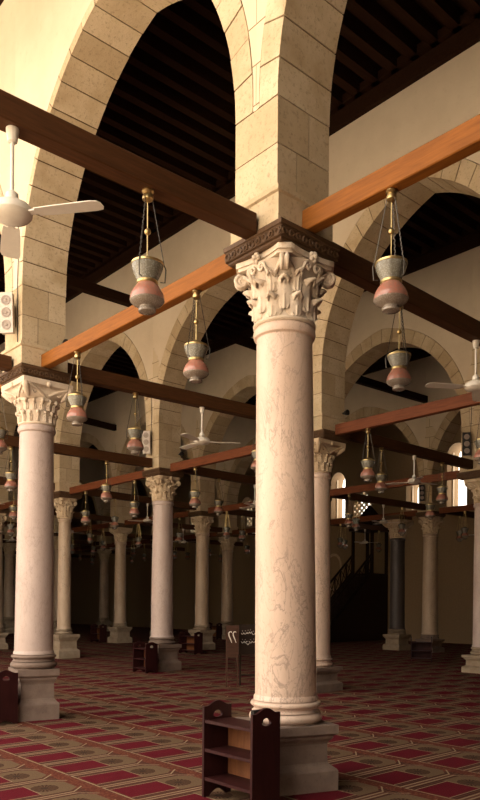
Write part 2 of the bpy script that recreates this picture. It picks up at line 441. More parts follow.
def pier_mesh():
    b = MB(); g = .009; zz = [Z_BLK, Z_BLK+.37, Z_SPR]
    b.box((0, 0, (Z_BLK+Z_SPR)/2), (2*HV-.018, 2*HU-.018, Z_SPR-Z_BLK), 1)
    for k in range(2):
        z0, z1 = zz[k]+g*.5, zz[k+1]-g*.5; s_ = (.06 if k else -.09)
        b.box(((-HV+s_)/2, 0, (z0+z1)/2), (HV+s_-g, 2*HU, z1-z0)); b.box(((HV+s_)/2, 0, (z0+z1)/2), (HV-s_-g, 2*HU, z1-z0))
    return b.mesh('pier', [STONE, MORTAR])
def block_mesh():
    b = MB(); h = .04
    b.sqloft([(1, 0), (1, .80), (1.06, .84), (1.06, .97), (1.0, 1)])
    for k, (x, y, z) in enumerate(b.v): b.v[k] = (x*(HV+.015), y*(HU+.035), Z_SLAB1+z*(Z_BLK-Z_SLAB1))
    return b.mesh('impost_block', [STONE])
PIER, BLOCK = pier_mesh(), block_mesh()
NAMES = {0: 'wall_front_arcade', 1: 'wall_second_arcade', 2: 'wall_third_arcade', 3: 'wall_fourth_arcade'}
RINGS = {}; SPANS = {}
for j in range(4):
    i0, i1 = (-2, 6) if j == 0 else ((-1, 8) if j == 1 else (-1, 9))
    root = None; qb = Q(i0, j)
    for i in range(i0, i1):
        a = round(Q(i+1, j)-Q(i, j), 3); own = (j == 0 and i in (-1, 0))
        if own: RG, SP = (ring_mesh(a), spandrel_mesh(a, None, PLASTERB)) if i == -1 else (ring_mesh(a, (.10, .12)), spandrel_mesh(a, (.10, .12), PLASTERH))
        else:
            if a not in RINGS: RINGS[a] = ring_mesh(a); SPANS[a] = spandrel_mesh(a)
            RG, SP = RINGS[a], SPANS[a]
        q_ = Q(i, j)-qb
        if root is None:
            x, y = W(j*S, qb); root = struct(obj(NAMES[j], SP, None, (x, y, 0), TH))
        else: obj('spandrel', SP, root, (0, q_, 0))
        obj('arch', RG, root, (0, q_, 0)); obj('pier', PIER, root, (0, q_, 0)); obj('impost_block', BLOCK, root, (0, q_, 0))
    for ch in root.children: struct(ch)

# ------------------------------------------------------------------ columns
def leaf(b, ang, z0, h, w, r0, lean, m=0):
    """acanthus leaf: lobed edge, ribbed face, tip rolling over"""
    nu, nv = 10, 16; vs = []; fs = []
    for thick in (0, 1):
        for v_ in range(nv+1):
            s_ = v_/nv
            if s_ < .70: f = s_/.70; z = z0+h*.93*f; r = r0+.010+lean*.30*f**2.5
            else:
                th = (s_-.70)/.30*pi*1.05; rc = lean*.36; z = z0+h*.93+rc*.8*sin(th); r = r0+.010+lean*.30+rc*(1-cos(th))
            lob = abs(sin(s_*pi*3.5))
            wid = w*(.74+.30*sin(min(1, s_*1.25)*pi))*(.80+.24*lob)*(1-.55*max(0, (s_-.72)/.28)**1.5)
            for u_ in range(nu+1):
                e = u_/nu*2-1
                rr = r + .020*(1-abs(e))**.8 - .022*e*e + .007*cos(e*pi*5)*(1-s_*.4) - (.024 if thick else 0)
                a_ = ang + e*wid/2/max(r, .05)
                vs.append((rr*cos(a_), rr*sin(a_), z - .035*e*e*s_ - (.012 if thick and s_ > .7 else 0)))
    st = (nu+1)*(nv+1)
    for v_ in range(nv):
        for u_ in range(nu):
            k = v_*(nu+1)+u_
            fs.append((k, k+1, k+nu+2, k+nu+1)); fs.append((st+k, st+k+nu+1, st+k+nu+2, st+k+1))
    for v_ in range(nv):
        for u_ in (0, nu):
            k = v_*(nu+1)+u_; fs.append((k, k+nu+1, st+k+nu+1, st+k))
    for u_ in range(nu):
        k = nv*(nu+1)+u_; fs.append((k, k+1, st+k+1, st+k))
    b.add(vs, fs, True, m)
def block_capital(mt):
    """bell banded by two rows of beads under a deep carved block"""
    b = MB()
    b.lathe([(.25, 0), (.268, .01), (.268, .03), (.25, .04), (.252, .13), (.27, .165), (.262, .19), (.27, .28), (.30, .315), (.29, .34), (.29, .40)], 32)
    for k in range(16): leaf(b, k*pi/8, .035, .105, .10, .242, .022)
    for k in range(16): leaf(b, k*pi/8+pi/16, .19, .11, .11, .255, .030)
    for k in range(16):
        a = k*pi/8; b.ball((.282*cos(a), .282*sin(a), .165), .030 if k % 2 else .021, 8); b.ball((.315*cos(a+.2), .315*sin(a+.2), .318), .031 if k % 2 else .021, 8)
    b.sqloft([(.25, .34), (.29, .37), (.345, .46), (.36, .50), (.385, .505), (.385, .58)])
    for k in range(4):
        R_ = Matrix.Rotation(k*pi/2, 4, 'Z')
        for sg in (-1, 1):
            b.tube([(.30, sg*.03, .38), (.335, sg*.14, .44), (.372, sg*.31, .50)], [.022, .018, .020], 6, mat=R_)
            pts = [(.30+.02*f/8, sg*(.20+.05*cos(f*.8)*(1-f/12)), .42+.045*sin(f*.8)*(1-f/12)) for f in range(9)]; b.tube(pts, .013, 5, mat=R_)
        b.ball((.385, 0, .525), .042, 10, mat_=R_) if False else b.lathe([(.04*sin(pi*f/6)+1e-4, -.04*cos(pi*f/6)) for f in range(7)], 10, mat=R_ @ Matrix.Translation((.380, 0, .525)))
        c = Matrix.Rotation(k*pi/2+pi/4, 4, 'Z')
        b.tube([(.36, 0, .36), (.43, 0, .42), (.49, 0, .48), (.50, 0, .53)], [.03, .045, .055, .04], 8, mat=c)
    return b.mesh('capital', [mt], ang=60)
def capital_mesh(variant, mt):
    """unit: neck radius .26, height .58"""
    b = MB(); H = .58
    b.lathe([(.255, 0), (.275, .01), (.275, .03), (.25, .04), (.245, .12), (.25, .25), (.275, .38), (.33, .47), (.345, .50)], 28)
    if variant == 1: return block_capital(mt)
    for k in range(8): leaf(b, k*pi/4, .09, .27, .215, .250, .085)
    for k in range(8): leaf(b, k*pi/4+pi/8, .035, .185, .21, .248, .070)
    for k in range(8): leaf(b, k*pi/4+pi/8, .24, .17, .15, .268, .065)
    for k in range(4):
        a0 = pi/4+k*pi/2
        for sg in (-1, 1):       # volutes: a stalk rising to a spiral under each corner
            pts = []
            for f in range(7):
                f /= 6; r = .27+.10*f**1.4; aa = a0+sg*(.42*(1-f)**1.1+.03); pts.append((r*cos(aa), r*sin(aa), .30+.19*f**.8))
            c = Vector((.375*cos(a0), .375*sin(a0), .435)); rd = Vector((cos(a0), sin(a0), 0)); sd = Vector((-sin(a0), cos(a0), 0))*sg*.022
            for f in range(1, 20):
                ph = pi/2-f*pi/6.5; rr = .062*(1-f/24); pts.append(tuple(c+sd+rd*rr*cos(ph)+Vector((0, 0, rr*sin(ph)))))
            b.tube(pts, [.020]*6+[.021-.0005*q_ for q_ in range(len(pts)-6)], 6)
        b.lathe([(.052, -.03), (.060, -.02), (.060, .02), (.052, .03)], 12, mat=Matrix.Translation((.375*cos(a0), .375*sin(a0), .435)) @ Matrix.Rotation(a0+pi/2, 4, 'Z') @ Matrix.Rotation(pi/2, 4, 'Y'))
        a1 = k*pi/2              # inner helices and the flower in the middle of each side
        for sg in (-1, 1):
            pts = [(.275*cos(a1+sg*.42), .275*sin(a1+sg*.42), .31)]
            c = Vector((.335*cos(a1+sg*.16), .335*sin(a1+sg*.16), .445))
            for f in range(13):
                ph = pi-f*pi/5; rr = .042*(1-f/16); tg = Vector((-sin(a1), cos(a1), 0))*(-sg)
                pts.append(tuple(c-tg*rr*cos(ph)*-1+Vector((0, 0, rr*sin(ph)))))
            b.tube(pts, .014, 5)
        for q_ in range(5):
            w_ = q_*2*pi/5; b.ball((.345*cos(a1)-sin(a1)*.03*cos(w_), .345*sin(a1)+cos(a1)*.03*cos(w_), .535+.03*sin(w_)), .024, 6)
        b.ball((.36*cos(a1), .36*sin(a1), .535), .026, 8)
    for z0, z1, ex in ((.505, .535, .0), (.535, .58, .022)):     # concave sided abacus
        L = []
        for k in range(4):
            a0 = pi/4+k*pi/2; rc = .405+ex
            for dd in (-.055, .055): L.append((rc*cos(a0)-sin(a0)*dd, rc*sin(a0)+cos(a0)*dd))
            for f in range(1, 8):
                f /= 8; a1 = a0+(f*pi/2); p0 = Vector(L[-f and -1]); x0 = Vector((rc*cos(a0)-sin(a0)*.055, rc*sin(a0)+cos(a0)*.055)); b0 = a0+pi/2
                x1 = Vector((rc*cos(b0)+sin(b0)*.055, rc*sin(b0)-cos(b0)*.055)); mid = x0.lerp(x1, f); nrm = Vector((cos(a0+pi/4), sin(a0+pi/4)))
                mid = mid-nrm*.03*4*f*(1-f); L.append((mid.x, mid.y))
        b.prism([L], lambda x, y, d: (x, y, d), z0, z1)
    return b.mesh('capital', [mt], ang=75)
CAPS = {(0, 0): capital_mesh(0, CAPM), (1, 0): capital_mesh(1, CAPM), (0, 1): capital_mesh(0, CAPT), (1, 1): capital_mesh(1, CAPT)}
def board_mesh():          # carved wooden slab on top of the capital
    b = MB(); h = .37
    b.sqloft([(h-.045, 0), (h-.03, .012), (h-.03, .03), (h-.012, .034), (h-.012, .118), (h, .125), (h, .165)])
    for k in range(4):
        R_ = Matrix.Rotation(k*pi/2, 4, 'Z')
        for q_ in range(9):
            y = -.32+q_*.08; pts = []
            for f in range(11):
                ph = f*2*pi/9+(pi if q_ % 2 else 0); rr = .032*(1-f/22); pts.append((h-.008, y+rr*cos(ph), .076+rr*sin(ph)*(1 if q_ % 2 else -1)))
            b.tube(pts, .011, 5, mat=R_)
        for z in (.040, .112): b.tube([(h-.010, -.35, z), (h-.010, .35, z)], .006, 5, mat=R_)
    return b.mesh('abacus_board', [SLABW])
BOARD = board_mesh()
PL = [(1, 0), (1, .30), (.97, .33), (.90, .36), (.84, .39), (.80, .42), (.79, .70), (.82, .74), (.88, .78), (.90, .80), (.90, .83), (.96, .85), (1.0, .87), (1.0, 1)]
def column(i, j, label, rb=.25, rt=.22, hb=.77, pl=.33, bh=.21, dx=0, lean=(0, 0), prot=0, marble=MARBLE_G, cap=(0, 1), plm=PLINTHL, q=None, ztop=Z_SHAFT, group=None, simple=False):
    x, y = W(j*S, Q(i, j) if q is None else q); x += dx
    root = empty('column', (x, y, 0), TH); tag(root, label, 'column', group)
    # lean is given in world x,y; turn it into the local frame
    lx, ly = lean[0]*cos(TH)+lean[1]*sin(TH), -lean[0]*sin(TH)+lean[1]*cos(TH)
    b = MB(); hp = hb-bh; b.sqloft([(h*pl, z*hp) for h, z in PL]); obj('plinth', (b, plm), root, (0, 0, 0), prot)
    b = MB(); R0 = rb; k = bh/.21
    tor = lambda rc, z, r: [(rc+r*cos(a*pi/8-pi/2), z+r*sin(a*pi/8-pi/2)) for a in range(9)]
    b.lathe([(R0+.02, 0)] + tor(R0+.008, .055, .045) + [(R0+.03, .108), (R0+.018, .116), (R0+.010, .132), (R0+.016, .147), (R0+.024, .150)] + tor(R0+.018, .176, .024) + [(R0+.008, .204), (R0, .21)], 36)
    for n_, (vx, vy, vz) in enumerate(b.v): b.v[n_] = (vx, vy, hp+vz*k)
    obj('base', (b, marble if marble is MARBLE_V else plm), root)
    b = MB(); prof = []
    for f in range(13):
        f /= 12; prof.append((rb+(rt-rb)*(f**1.25), f*(ztop-.10-hb)))
    hs = ztop-hb
    prof = [(rb+.015, 0), (rb+.012, .03)] + [(r, z+.045) for r, z in prof[:1]] + prof[1:]
    prof += [(rt+.004, hs-.095), (rt+.022, hs-.085), (rt+.03, hs-.05), (rt+.022, hs-.02), (rt+.005, hs)]
    b.lathe(prof, 40, sh=(lambda z: (lx*z/hs, ly*z/hs)) if (lx or ly) else None)
    obj('shaft', (b, marble), root, (0, 0, hb))
    sc = rt/.245; zs = (Z_SLAB0-ztop)/.58
    sxy = max(sc, .80)
    obj('capital', CAPS[cap], root, (lx, ly, ztop), 0, (sxy, sxy, zs))
    # the slab is centred under the pier, which the shaft may miss by a few centimetres
    px, py = W(j*S, Q(i, j) if q is None else q); ox, oy = (px-x), (py-y)
    obj('abacus_board', BOARD, root, (ox*cos(TH)+oy*sin(TH), -ox*sin(TH)+oy*cos(TH), Z_SLAB0))
    return root
column(0, 0, 'large pinkish marble column with dark veins, nearest of all, bookcase at its foot', .275, .25, .77, .345, .20, .065, (-.035, 0), -.33, MARBLE_V, (0, 0), PLINTH)
column(1, 0, 'pale smooth marble column near the left edge, second largest in view', .265, .232, .90, .285, .20, .01, (.02, 0), -.2, MARBLE_P, (1, 0), PLINTH)
column(1, 1, 'marble column half hidden just to the right of the big front column', .27, .24, .62, .36, .17, -.09, marble=MARBLE_V, cap=(1, 1), plm=PLINTH)
column(2, 1, 'marble column with a bookcase at its foot, left of the big front column, leafy capital', .27, .235, .80, .34, .17, 0, marble=MARBLE_P, cap=(0, 1), plm=PLINTH)
column(3, 1, 'slim tan column standing just right of the pale left-edge column', .20, .175, .85, .34, .16, 0, marble=MARBLE_G, cap=(0, 1))
column(1, 2, 'pale column on a tall moulded plinth, cut off by the right edge', .24, .215, .62, .36, .20, .14, marble=MARBLE_P, cap=(1, 1))
column(2, 3, 'tan column with a small low bookcase at its foot, right background', .27, .235, .60, .36, .16, 0, marble=MARBLE_G, cap=(0, 1), plm=PLINTH)
column(2, 2, 'tan column almost wholly hidden behind the half-hidden marble column', .24, .21, marble=MARBLE_G, cap=(0, 1))
column(3, 2, 'tan column between the bookcase column and the notice boards, reddish bookcase at its foot', .25, .22, .85, .34, .16, marble=MARBLE_G, cap=(0, 1))
column(4, 2, 'dim column between the slim tan column and the bookcase column, paler left plinth side', .25, .22, .8, .36, .16, marble=MARBLE_G, cap=(1, 1))
column(4, 3, 'far tan column rising behind the wooden notice boards', .27, .24, .8, .36, .16, marble=MARBLE_G, cap=(0, 1))
column(3, 3, 'far column hidden behind the marble columns near the pulpit', .25, .22, marble=MARBLE_G, cap=(0, 1))
column(5, 2, 'thin dark column seen in the gap between the pale and slim left columns', .22, .19, marble=MARBLE_G, cap=(1, 1))
column(6, 2, 'dim column seen to the left of the pale left-edge column', .27, .23, .85, .36, .16, marble=MARBLE_G, cap=(0, 1))
column(5, 3, 'far column hidden behind the bookcase column left of centre', .25, .22, marble=MARBLE_G, cap=(0, 1))
column(6, 3, 'dim far column just left of the column with the paler left plinth side', .27, .24, marble=MARBLE_G, cap=(0, 1))
column(7, 3, 'shadowy far column deep behind the slim tan column', .25, .22, marble=MARBLE_D, cap=(0, 1))
column(4, 1, 'column mostly beyond the left edge, behind the left bookcase', .25, .22, marble=MARBLE_G, cap=(0, 1))
column(0, 3, 'dark grey stone column on a pale plinth, between the pulpit and the right background', .27, .25, .75, .36, .2, marble=MARBLE_D, cap=(1, 1), q=11.3, ztop=4.0)

# ------------------------------------------------------------------ tie beams
def seg_beam(p0, q0, p1, q1, z0, z1, w, name, label, cat='beam', group=None, m=BEAM, in0=HV+.02, in1=HV+.02):
    x0, y0 = W(p0, q0); x1, y1 = W(p1, q1); d = Vector((x1-x0, y1-y0)); L = d.length; d /= L
    a0, a1 = in0, L-in1
    b = MB(); h = z1-z0; c = .008; prof = [(-w/2+c, 0), (w/2-c, 0), (w/2, c), (w/2, h-c), (w/2-c, h), (-w/2+c, h), (-w/2, h-c), (-w/2, c)]
    vs = []; fs = []; N = 7; sag = random.uniform(-.008, .004)
    for k in range(N):
        f = k/(N-1); 
        for y, z in prof: vs.append(((a1-a0)*f, y, z+sag*4*f*(1-f)))
    for k in range(N-1):
        for e in range(8): fs.append((k*8+e, k*8+(e+1) % 8, (k+1)*8+(e+1) % 8, (k+1)*8+e))
    fs += [tuple(range(7, -1, -1)), tuple(range((N-1)*8, N*8))]
    b.add(vs, fs)
    o = obj(name, (b, m), None, (x0+d.x*a0, y0+d.y*a0, z0), atan2(d.y, d.x))
    return tag(o, label, cat, group)
NICK = {(0,0): 'big front column', (1,0): 'pale left-edge column', (1,1): 'half-hidden column', (2,1): 'leafy bookcase column', (3,1): 'slim tan column',
        (1,2): 'right-edge column', (2,3): 'right background column', (3,2): 'column left of the boards', (4,2): 'column with pale left plinth'}
DEEPB = 'dark tie beam deep in the shadows among the far columns'
def shows(p0, q0, p1, q1, z):
    for f in range(11):
        f /= 10; x, y, d = proj(p0+(p1-p0)*f, q0+(q1-q0)*f, z)
        if d > 1 and -15 < x < 495 and -15 < y < 640: return True
    return False
SPECIAL = {('L', -1, 0): 'orange-brown tie beam running from the big front column up to the right edge',
           ('L', 0, 0): 'orange-brown tie beam from the pale left-edge column to the big front column',
           ('L', 1, 0): 'short stretch of tie beam at the left edge, beyond the pale left-edge column',
           ('R', 0, -1): 'long dark brown tie beam from the big front column to the upper left edge, carrying a fan',
           ('R', 1, -1): 'brown beam end meeting the pale left-edge column from the left edge, below the speaker',
           ('R', 0, 0): 'dark tie beam running from the big front column down to the right edge',
           ('R', 1, 0): 'dark tie beam from the pale left-edge column to behind the big front column',
           ('L', 0, 1): 'reddish tie beam from the half-hidden column up to the right edge',
           ('L', 1, 1): 'reddish tie beam from the leafy bookcase column to behind the big front column',
           ('L', 2, 1): 'reddish tie beam joining the slim tan column to the leafy bookcase column',
           ('L', 3, 1): 'reddish tie beam at the far left, beyond the slim tan column',
           ('R', 1, 1): 'dark tie beam from the half-hidden column to the right-edge column',
           ('R', 2, 1): 'dark tie beam running back to the right from the leafy bookcase column',
           ('R', 3, 1): 'dark tie beam running back to the right from the slim tan column',
           ('L', 1, 2): 'reddish tie beam ending at the right-edge column, in front of the bright windows',
           ('L', 0, 2): 'dark red beam stub right of the right-edge column capital',
           ('R', 2, 0): 'dark tie beam passing behind the pale left-edge shaft to the leafy bookcase column',
           ('R', 1, 2): 'dark tie beam running back from the right-edge column'}
lamp_pts = []; fan_pts = []
for j in range(4):
    for i in range(-1, 8):
        q0, q1 = Q(i, j), Q(i+1, j)
        if shows(j*S, q0, j*S, q1, 5):
            lab = SPECIAL.get(('L', i, j)); deep = lab is None
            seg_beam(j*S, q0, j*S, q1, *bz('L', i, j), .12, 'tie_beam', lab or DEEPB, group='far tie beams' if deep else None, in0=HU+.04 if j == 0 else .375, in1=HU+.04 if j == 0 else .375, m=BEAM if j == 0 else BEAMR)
        for f in (1.24/A, 3.71/A): lamp_pts.append((j*S, q0+(q1-q0)*f, 'L', i, j, f))
for j in range(-1, 4):
    for i in range(0, 9):
        if j >= 3 and i < 2: continue
        q0, q1 = Q(i, max(j, 0) if j < 0 else j), Q(i, j+1)
        if j == -1: q0 = Q(i, 0)
        if shows(j*S, q0, (j+1)*S, q1, 5):
            lab = SPECIAL.get(('R', i, j)); deep = lab is None
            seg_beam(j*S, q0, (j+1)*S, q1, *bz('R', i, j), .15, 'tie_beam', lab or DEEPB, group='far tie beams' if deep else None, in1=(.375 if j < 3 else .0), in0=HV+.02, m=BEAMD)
        for f in ((1.62/S if (i, j) == (1, 0) else 1.83/S, 4.1/S) if j >= 0 else (1.8/S, 4.235/S)): lamp_pts.append((j*S+f*S, q0+(q1-q0)*f, 'R', i, j, f))
        fp = {(0, 0): 3.45, (1, 0): 2.88, (1, 1): 3.0}.get((i, j), 3.15)
        if (i, j) != (2, 0): fan_pts.append((j*S+fp, q0+(q1-q0)*fp/S, i, j))
# high ties, up in the spandrels
HIGH = {(2, 0): 'dark high beam ending on the wall just behind the largest hanging lamp',
        (2, 1): 'short dark high beam just left of the top of the big front shaft',
        (2, 2): 'dark high beam crossing behind the arch right of the big front shaft',
        (4, 1): 'small dark high beam showing right of the pale left-edge capital'}
for i, j in ((2, 0), (2, 1), (2, 2), (4, 1), (1, 2), (3, 1), (3, 2)):
    seg_beam(j*S, Q(i, j), (j+1)*S, Q(i, j+1), 8.55, 8.77, .18, 'high_tie_beam', HIGH.get((i, j), 'dark high beam far up between the distant arches'), group=None if (i, j) in HIGH else 'far high beams', in0=HV, in1=HV, m=CEILW)

# ------------------------------------------------------------------ hanging lamps
def lamp_parts():
    P = {}
    b = MB(); b.lathe([(.045, 0), (.048, -.015), (.032, -.03), (.042, -.05), (.042, -.075), (.02, -.09), (.006, -.095)], 14); P['canopy'] = (b, BRASS)
    b = MB(); b.lathe([(.005, -.09), (.005, -.30)], 8); b.lathe([(.005, -.34), (.005, -.53)], 8); b.ball((0, 0, -.32), .026, 12); P['rod'] = (b, BRASS)
    ch = []
    for k in range(3):
        a = k*2*pi/3+.5; b = MB(); n = 26
        for q_ in range(n):
            f0, f1 = q_/n, (q_+1.25)/n
            r0, r1 = .036+.093*f0, .036+.093*min(f1, 1); z0, z1 = -.07-.50*f0, -.07-.50*min(f1, 1)
            o = .003 if q_ % 2 else -.003
            b.tube([(r0*cos(a)-o*sin(a), r0*sin(a)+o*cos(a), z0), (r1*cos(a)-o*sin(a), r1*sin(a)+o*cos(a), z1)], .0036, 4)
        # the clip that falls past the rim
        b.tube([(.13*cos(a), .13*sin(a), -.57), (.142*cos(a), .142*sin(a), -.60), (.135*cos(a), .135*sin(a), -.70), (.10*cos(a), .10*sin(a), -.70)], .005, 5)
        ch.append((b, IRON))
    P['chain'] = ch
    b = MB(); b.lathe([(.012, -.515), (.04, -.522), (.085, -.545), (.10, -.56), (.126, -.565), (.126, -.580), (.118, -.585)], 24); P['lid'] = (b, BRASS)
    b = MB(); b.lathe([(.122, -.580), (.120, -.60), (.105, -.64), (.088, -.675), (.076, -.705)], 28); P['upper_cup'] = (b, CUPG)
    b = MB(); b.lathe([(.078, -.700), (.084, -.706), (.084, -.722), (.078, -.728)], 24); P['collar'] = (b, BRASS)
    b = MB(); b.lathe([(.076, -.724), (.092, -.745), (.112, -.775), (.127, -.805), (.132, -.828), (.131, -.848)], 28); P['pink_bowl'] = (b, PINKG)
    b = MB(); b.lathe([(.130, -.846), (.134, -.850), (.131, -.856), (.114, -.874), (.085, -.890), (.060, -.898), (.058, -.905), (.068, -.92), (.066, -.935), (.03, -.945), (.003, -.946)], 28); P['lower_bowl'] = (b, BOWLG)
    return P
LP = {}
for k, v_ in lamp_parts().items():
    LP[k] = [x[0].mesh(k, [x[1]]) for x in v_] if isinstance(v_, list) else v_[0].mesh(k, [v_[1]])
b = MB(); b.lathe([(.04, 0), (.04, -.07), (.006, -.09), (.006, -.29), (.024, -.32), (.006, -.35), (.006, -.52)], 8, m=0)
b.lathe([(.006, -.52), (.10, -.555), (.126, -.57), (.124, -.59), (.08, -.70), (.08, -.725)], 12, m=1)
b.lathe([(.08, -.725), (.112, -.775), (.131, -.82)], 12, m=2, cap=False); b.lathe([(.131, -.82), (.112, -.87), (.06, -.90), (.066, -.935), (.003, -.945)], 12, m=3)
for k in range(3):
    a = k*2*pi/3+.5; b.tube([(.036*cos(a), .036*sin(a), -.07), (.126*cos(a), .126*sin(a), -.57)], .006, 4, m=0)
FARLAMP = b.mesh('hanging_lamp', [BRASS, CUPG, PINKG, BOWLG])
LSPEC = {('R', 0, -1, 1): 'largest pink and silver hanging lamp, on the dark beam by the fan, upper left',
         ('L', -1, 0, 1): 'large pink-bellied hanging lamp right of the big front capital, upper of two in line',
         ('R', 0, 0, 0): 'hanging glass lamp with reddish belly, directly below the large lamp right of the big capital',
         ('L', 0, 0, 0): 'pink and silver hanging lamp just left of the big front capital, on the orange-brown beam',
         ('L', 0, 0, 1): 'greenish and pink hanging lamp in front of the capital side of the pale left-edge column',
         ('R', 1, 0, 0): 'pink banded hanging lamp left of and above the leafy bookcase column capital',
         ('L', 0, 1, 1): 'dark red hanging lamp just right of the half-hidden column, in front of bright windows',
         ('R', 1, 0, 1): 'dim hanging lamp just left of the big front shaft, on a dark beam',
         ('L', 1, 1, 0): 'small hanging lamp seen right beside the big front shaft, below the reddish beam',
         ('L', 2, 1, 0): 'small dark hanging lamp just left of the leafy bookcase column capital',
         ('L', 2, 1, 1): 'small dark hanging lamp just right of the slim tan column capital',
         ('L', 1, 0, 0): 'hanging lamp cut by the left edge, just left of the pale left-edge capital',
         ('R', 2, 0, 0): 'small hanging lamp left of the pale left-edge shaft, close to the left edge',
         ('R', 3, 0, 1): 'tiny hanging lamp left of the pale left-edge shaft, lower of two there',
         ('R', 2, 0, 1): 'small pinkish hanging lamp midway between slim tan column and leafy bookcase column',
         ('L', 1, 1, 1): 'small hanging lamp just right of the leafy bookcase column capital',
         ('R', 2, 1, 0): 'small hanging lamp under a dark beam, midway from leafy bookcase column to big front shaft',
         ('R', 1, 1, 0): 'small red-bellied hanging lamp just right of and behind the dark red lamp',
         ('R', 1, 1, 1): 'small hanging lamp beside the tall bright window nearest the right edge',
         ('L', 1, 2, 0): 'small hanging lamp left of the tall bright window, above the right background column',
         ('L', 1, 2, 1): 'small dim hanging lamp in front of the latticed window',
         }
nlamp = 0
for (p, q, kind, i, j, f) in lamp_pts:
    x, y, d = proj(p, q, Z_B0-.5)
    if not (d > 1.5 and -12 < x < 492 and -60 < y < 600 and d < 46): continue
    loc = (*W(p, q), bz(kind, i, j)[0])
    key = (kind, i, j, 0 if f < .5 else 1); lab = LSPEC.get(key); rz = random.uniform(0, 6.28)
    if d < 21:
        o = empty('hanging_lamp', loc, rz)
        for k, v_ in LP.items():
            for me in (v_ if isinstance(v_, list) else [v_]): obj(k, me, o)
    else: o = obj('hanging_lamp', FARLAMP, None, loc, rz)
    nlamp += 1
    if lab: tag(o, lab, 'lamp')
    elif d < 21: tag(o, 'hanging glass lamp in the middle distance, dimly lit, under a tie beam', 'lamp', 'middle-distance hanging lamps')
    else: tag(o, 'tiny dim hanging lamp among many in the dark depth of the hall', 'lamp', 'far hanging lamps')
print('lamps', nlamp)

# ------------------------------------------------------------------ ceiling fans
b = MB(); b.lathe([(.042, 0), (.043, -.02), (.032, -.09), (.016, -.10)], 18); FC = b.mesh('canopy', [FANW])
b = MB(); b.lathe([(.013, -.10), (.013, -.44)], 10); FR = b.mesh('rod', [FANW])
b = MB(); b.lathe([(.02, -.42), (.042, -.44), (.042, -.48), (.03, -.49)], 18); FU = b.mesh('rod_cup', [FANW])
b = MB(); b.lathe([(.03, -.49), (.09, -.505), (.125, -.525), (.135, -.55), (.135, -.575), (.115, -.60), (.06, -.615), (.01, -.62)], 28); FM = b.mesh('motor_housing', [FANW])
b = MB()
L = [(.18, -.055), (.30, -.065), (.58, -.072), (.625, -.060), (.64, -.03), (.64, .03), (.625, .06), (.58, .072), (.30, .065), (.18, .055)]
b.prism([L], lambda x, y, d: (x, y, -.575+d+y*.10), -.003, .003); b.box((.16, 0, -.572), (.12, .05, .012)); FB = b.mesh('blade', [FANW])
FSPEC = {(0, -1): ('white ceiling fan on the dark beam at the left edge, largest fan in view', -.20),
         (0, 0): ('white ceiling fan at the right edge, below the dark beam', 1.2),
         (1, 0): ('white ceiling fan between the leafy bookcase column and the big front shaft', .1),
         (1, 1): ('white ceiling fan near the bright windows, left of the right-edge column', .5)}
nf = 0
for p, q, i, j in fan_pts:
    x, y, d = proj(p, q, Z_B0-.5)
    if not (d > 1.5 and -25 < x < 500 and -60 < y < 600 and d < 40): continue
    o = empty('ceiling_fan', (*W(p, q), bz('R', i, j)[0]), 0); s_ = FSPEC.get((i, j)); ph = s_[1] if s_ else random.uniform(0, 2)
    obj('canopy', FC, o); obj('rod', FR, o); obj('rod_cup', FU, o); obj('motor_housing', FM, o)
    for k in range(3): obj('blade', FB, o, (0, 0, 0), ph+k*2*pi/3)
    tag(o, s_[0] if s_ else 'small white ceiling fan far off in the dark depth of the hall', 'fan', None if s_ else 'far ceiling fans'); nf += 1
print('fans', nf)

# ------------------------------------------------------------------ loudspeakers and spotlights on the piers
def speaker(p, q, z, label, dark=False, tilt=.03):
    o = empty('loudspeaker', (*W(p, q), z), TH); tag(o, label, 'speaker')
    ca, co = (SPKW, SPKD) if not dark else (DARK, SPKD)
    T = Matrix.Translation((-.075, 0, 0)) @ Matrix.Rotation(-tilt, 4, 'Y') @ Matrix.Rotation(.75, 4, 'Z')
    b = MB(); w, h, d = .17, .53, .08; b.box((-d/2-.03, 0, 0), (d, w, h), 0, T); b.box((-d-.03, 0, 0), (.012, w+.012, h+.012), 0, T); obj('cabinet', (b, ca), o)
    for k in range(3):
        b = MB(); b.lathe([(.062, 0), (.066, .008), (.058, .012), (.045, .006), (.02, .003), (.018, .012), (.002, .016)], 18, mat=T @ Matrix.Translation((-d-.034, 0, .165-k*.165)) @ Matrix.Rotation(-pi/2, 4, 'Y')); obj('cone', (b, co), o)
    b = MB(); b.box((-.052, .015, 0), (.10, .05, .30)); obj('bracket', (b, DARK), o)
speaker(-HV, Q(1, 0)-.05, 5.52, 'pale three-cone loudspeaker above the pale left-edge column')
speaker(S-HV, Q(2, 1)+.10, 5.45, 'loudspeaker hung on the pier above the leafy bookcase column')
speaker(2*S-HV, Q(1, 2)+.10, 5.45, 'dark loudspeaker on the pier above the right-edge column', True)
speaker(3*S-HV, Q(2, 3)+.10, 5.45, 'small dark loudspeaker above the right background column', True)
def cable(p, q, z0, z1, label):
    b = MB(); b.tube([(0, 0, z0), (0, .02, z0+(z1-z0)*.4), (0, -.01, z0+(z1-z0)*.7), (0, .01, z1)], .006, 5)
    tag(obj('cable', (b, DARK), None, (*W(p, q), 0), TH), label, 'cable')
cable(-HV-.008, Q(1, 0)-.16, 5.15, 6.9, 'thin cable running up beside the loudspeaker above the left-edge column')
cable(S-HV-.008, Q(2, 1)+.02, 5.15, 6.6, 'thin cable up the pier above the leafy bookcase column')
cable(2*S-HV-.008, Q(1, 2)+.0, 5.15, 6.6, 'thin cable up the pier above the right-edge column')
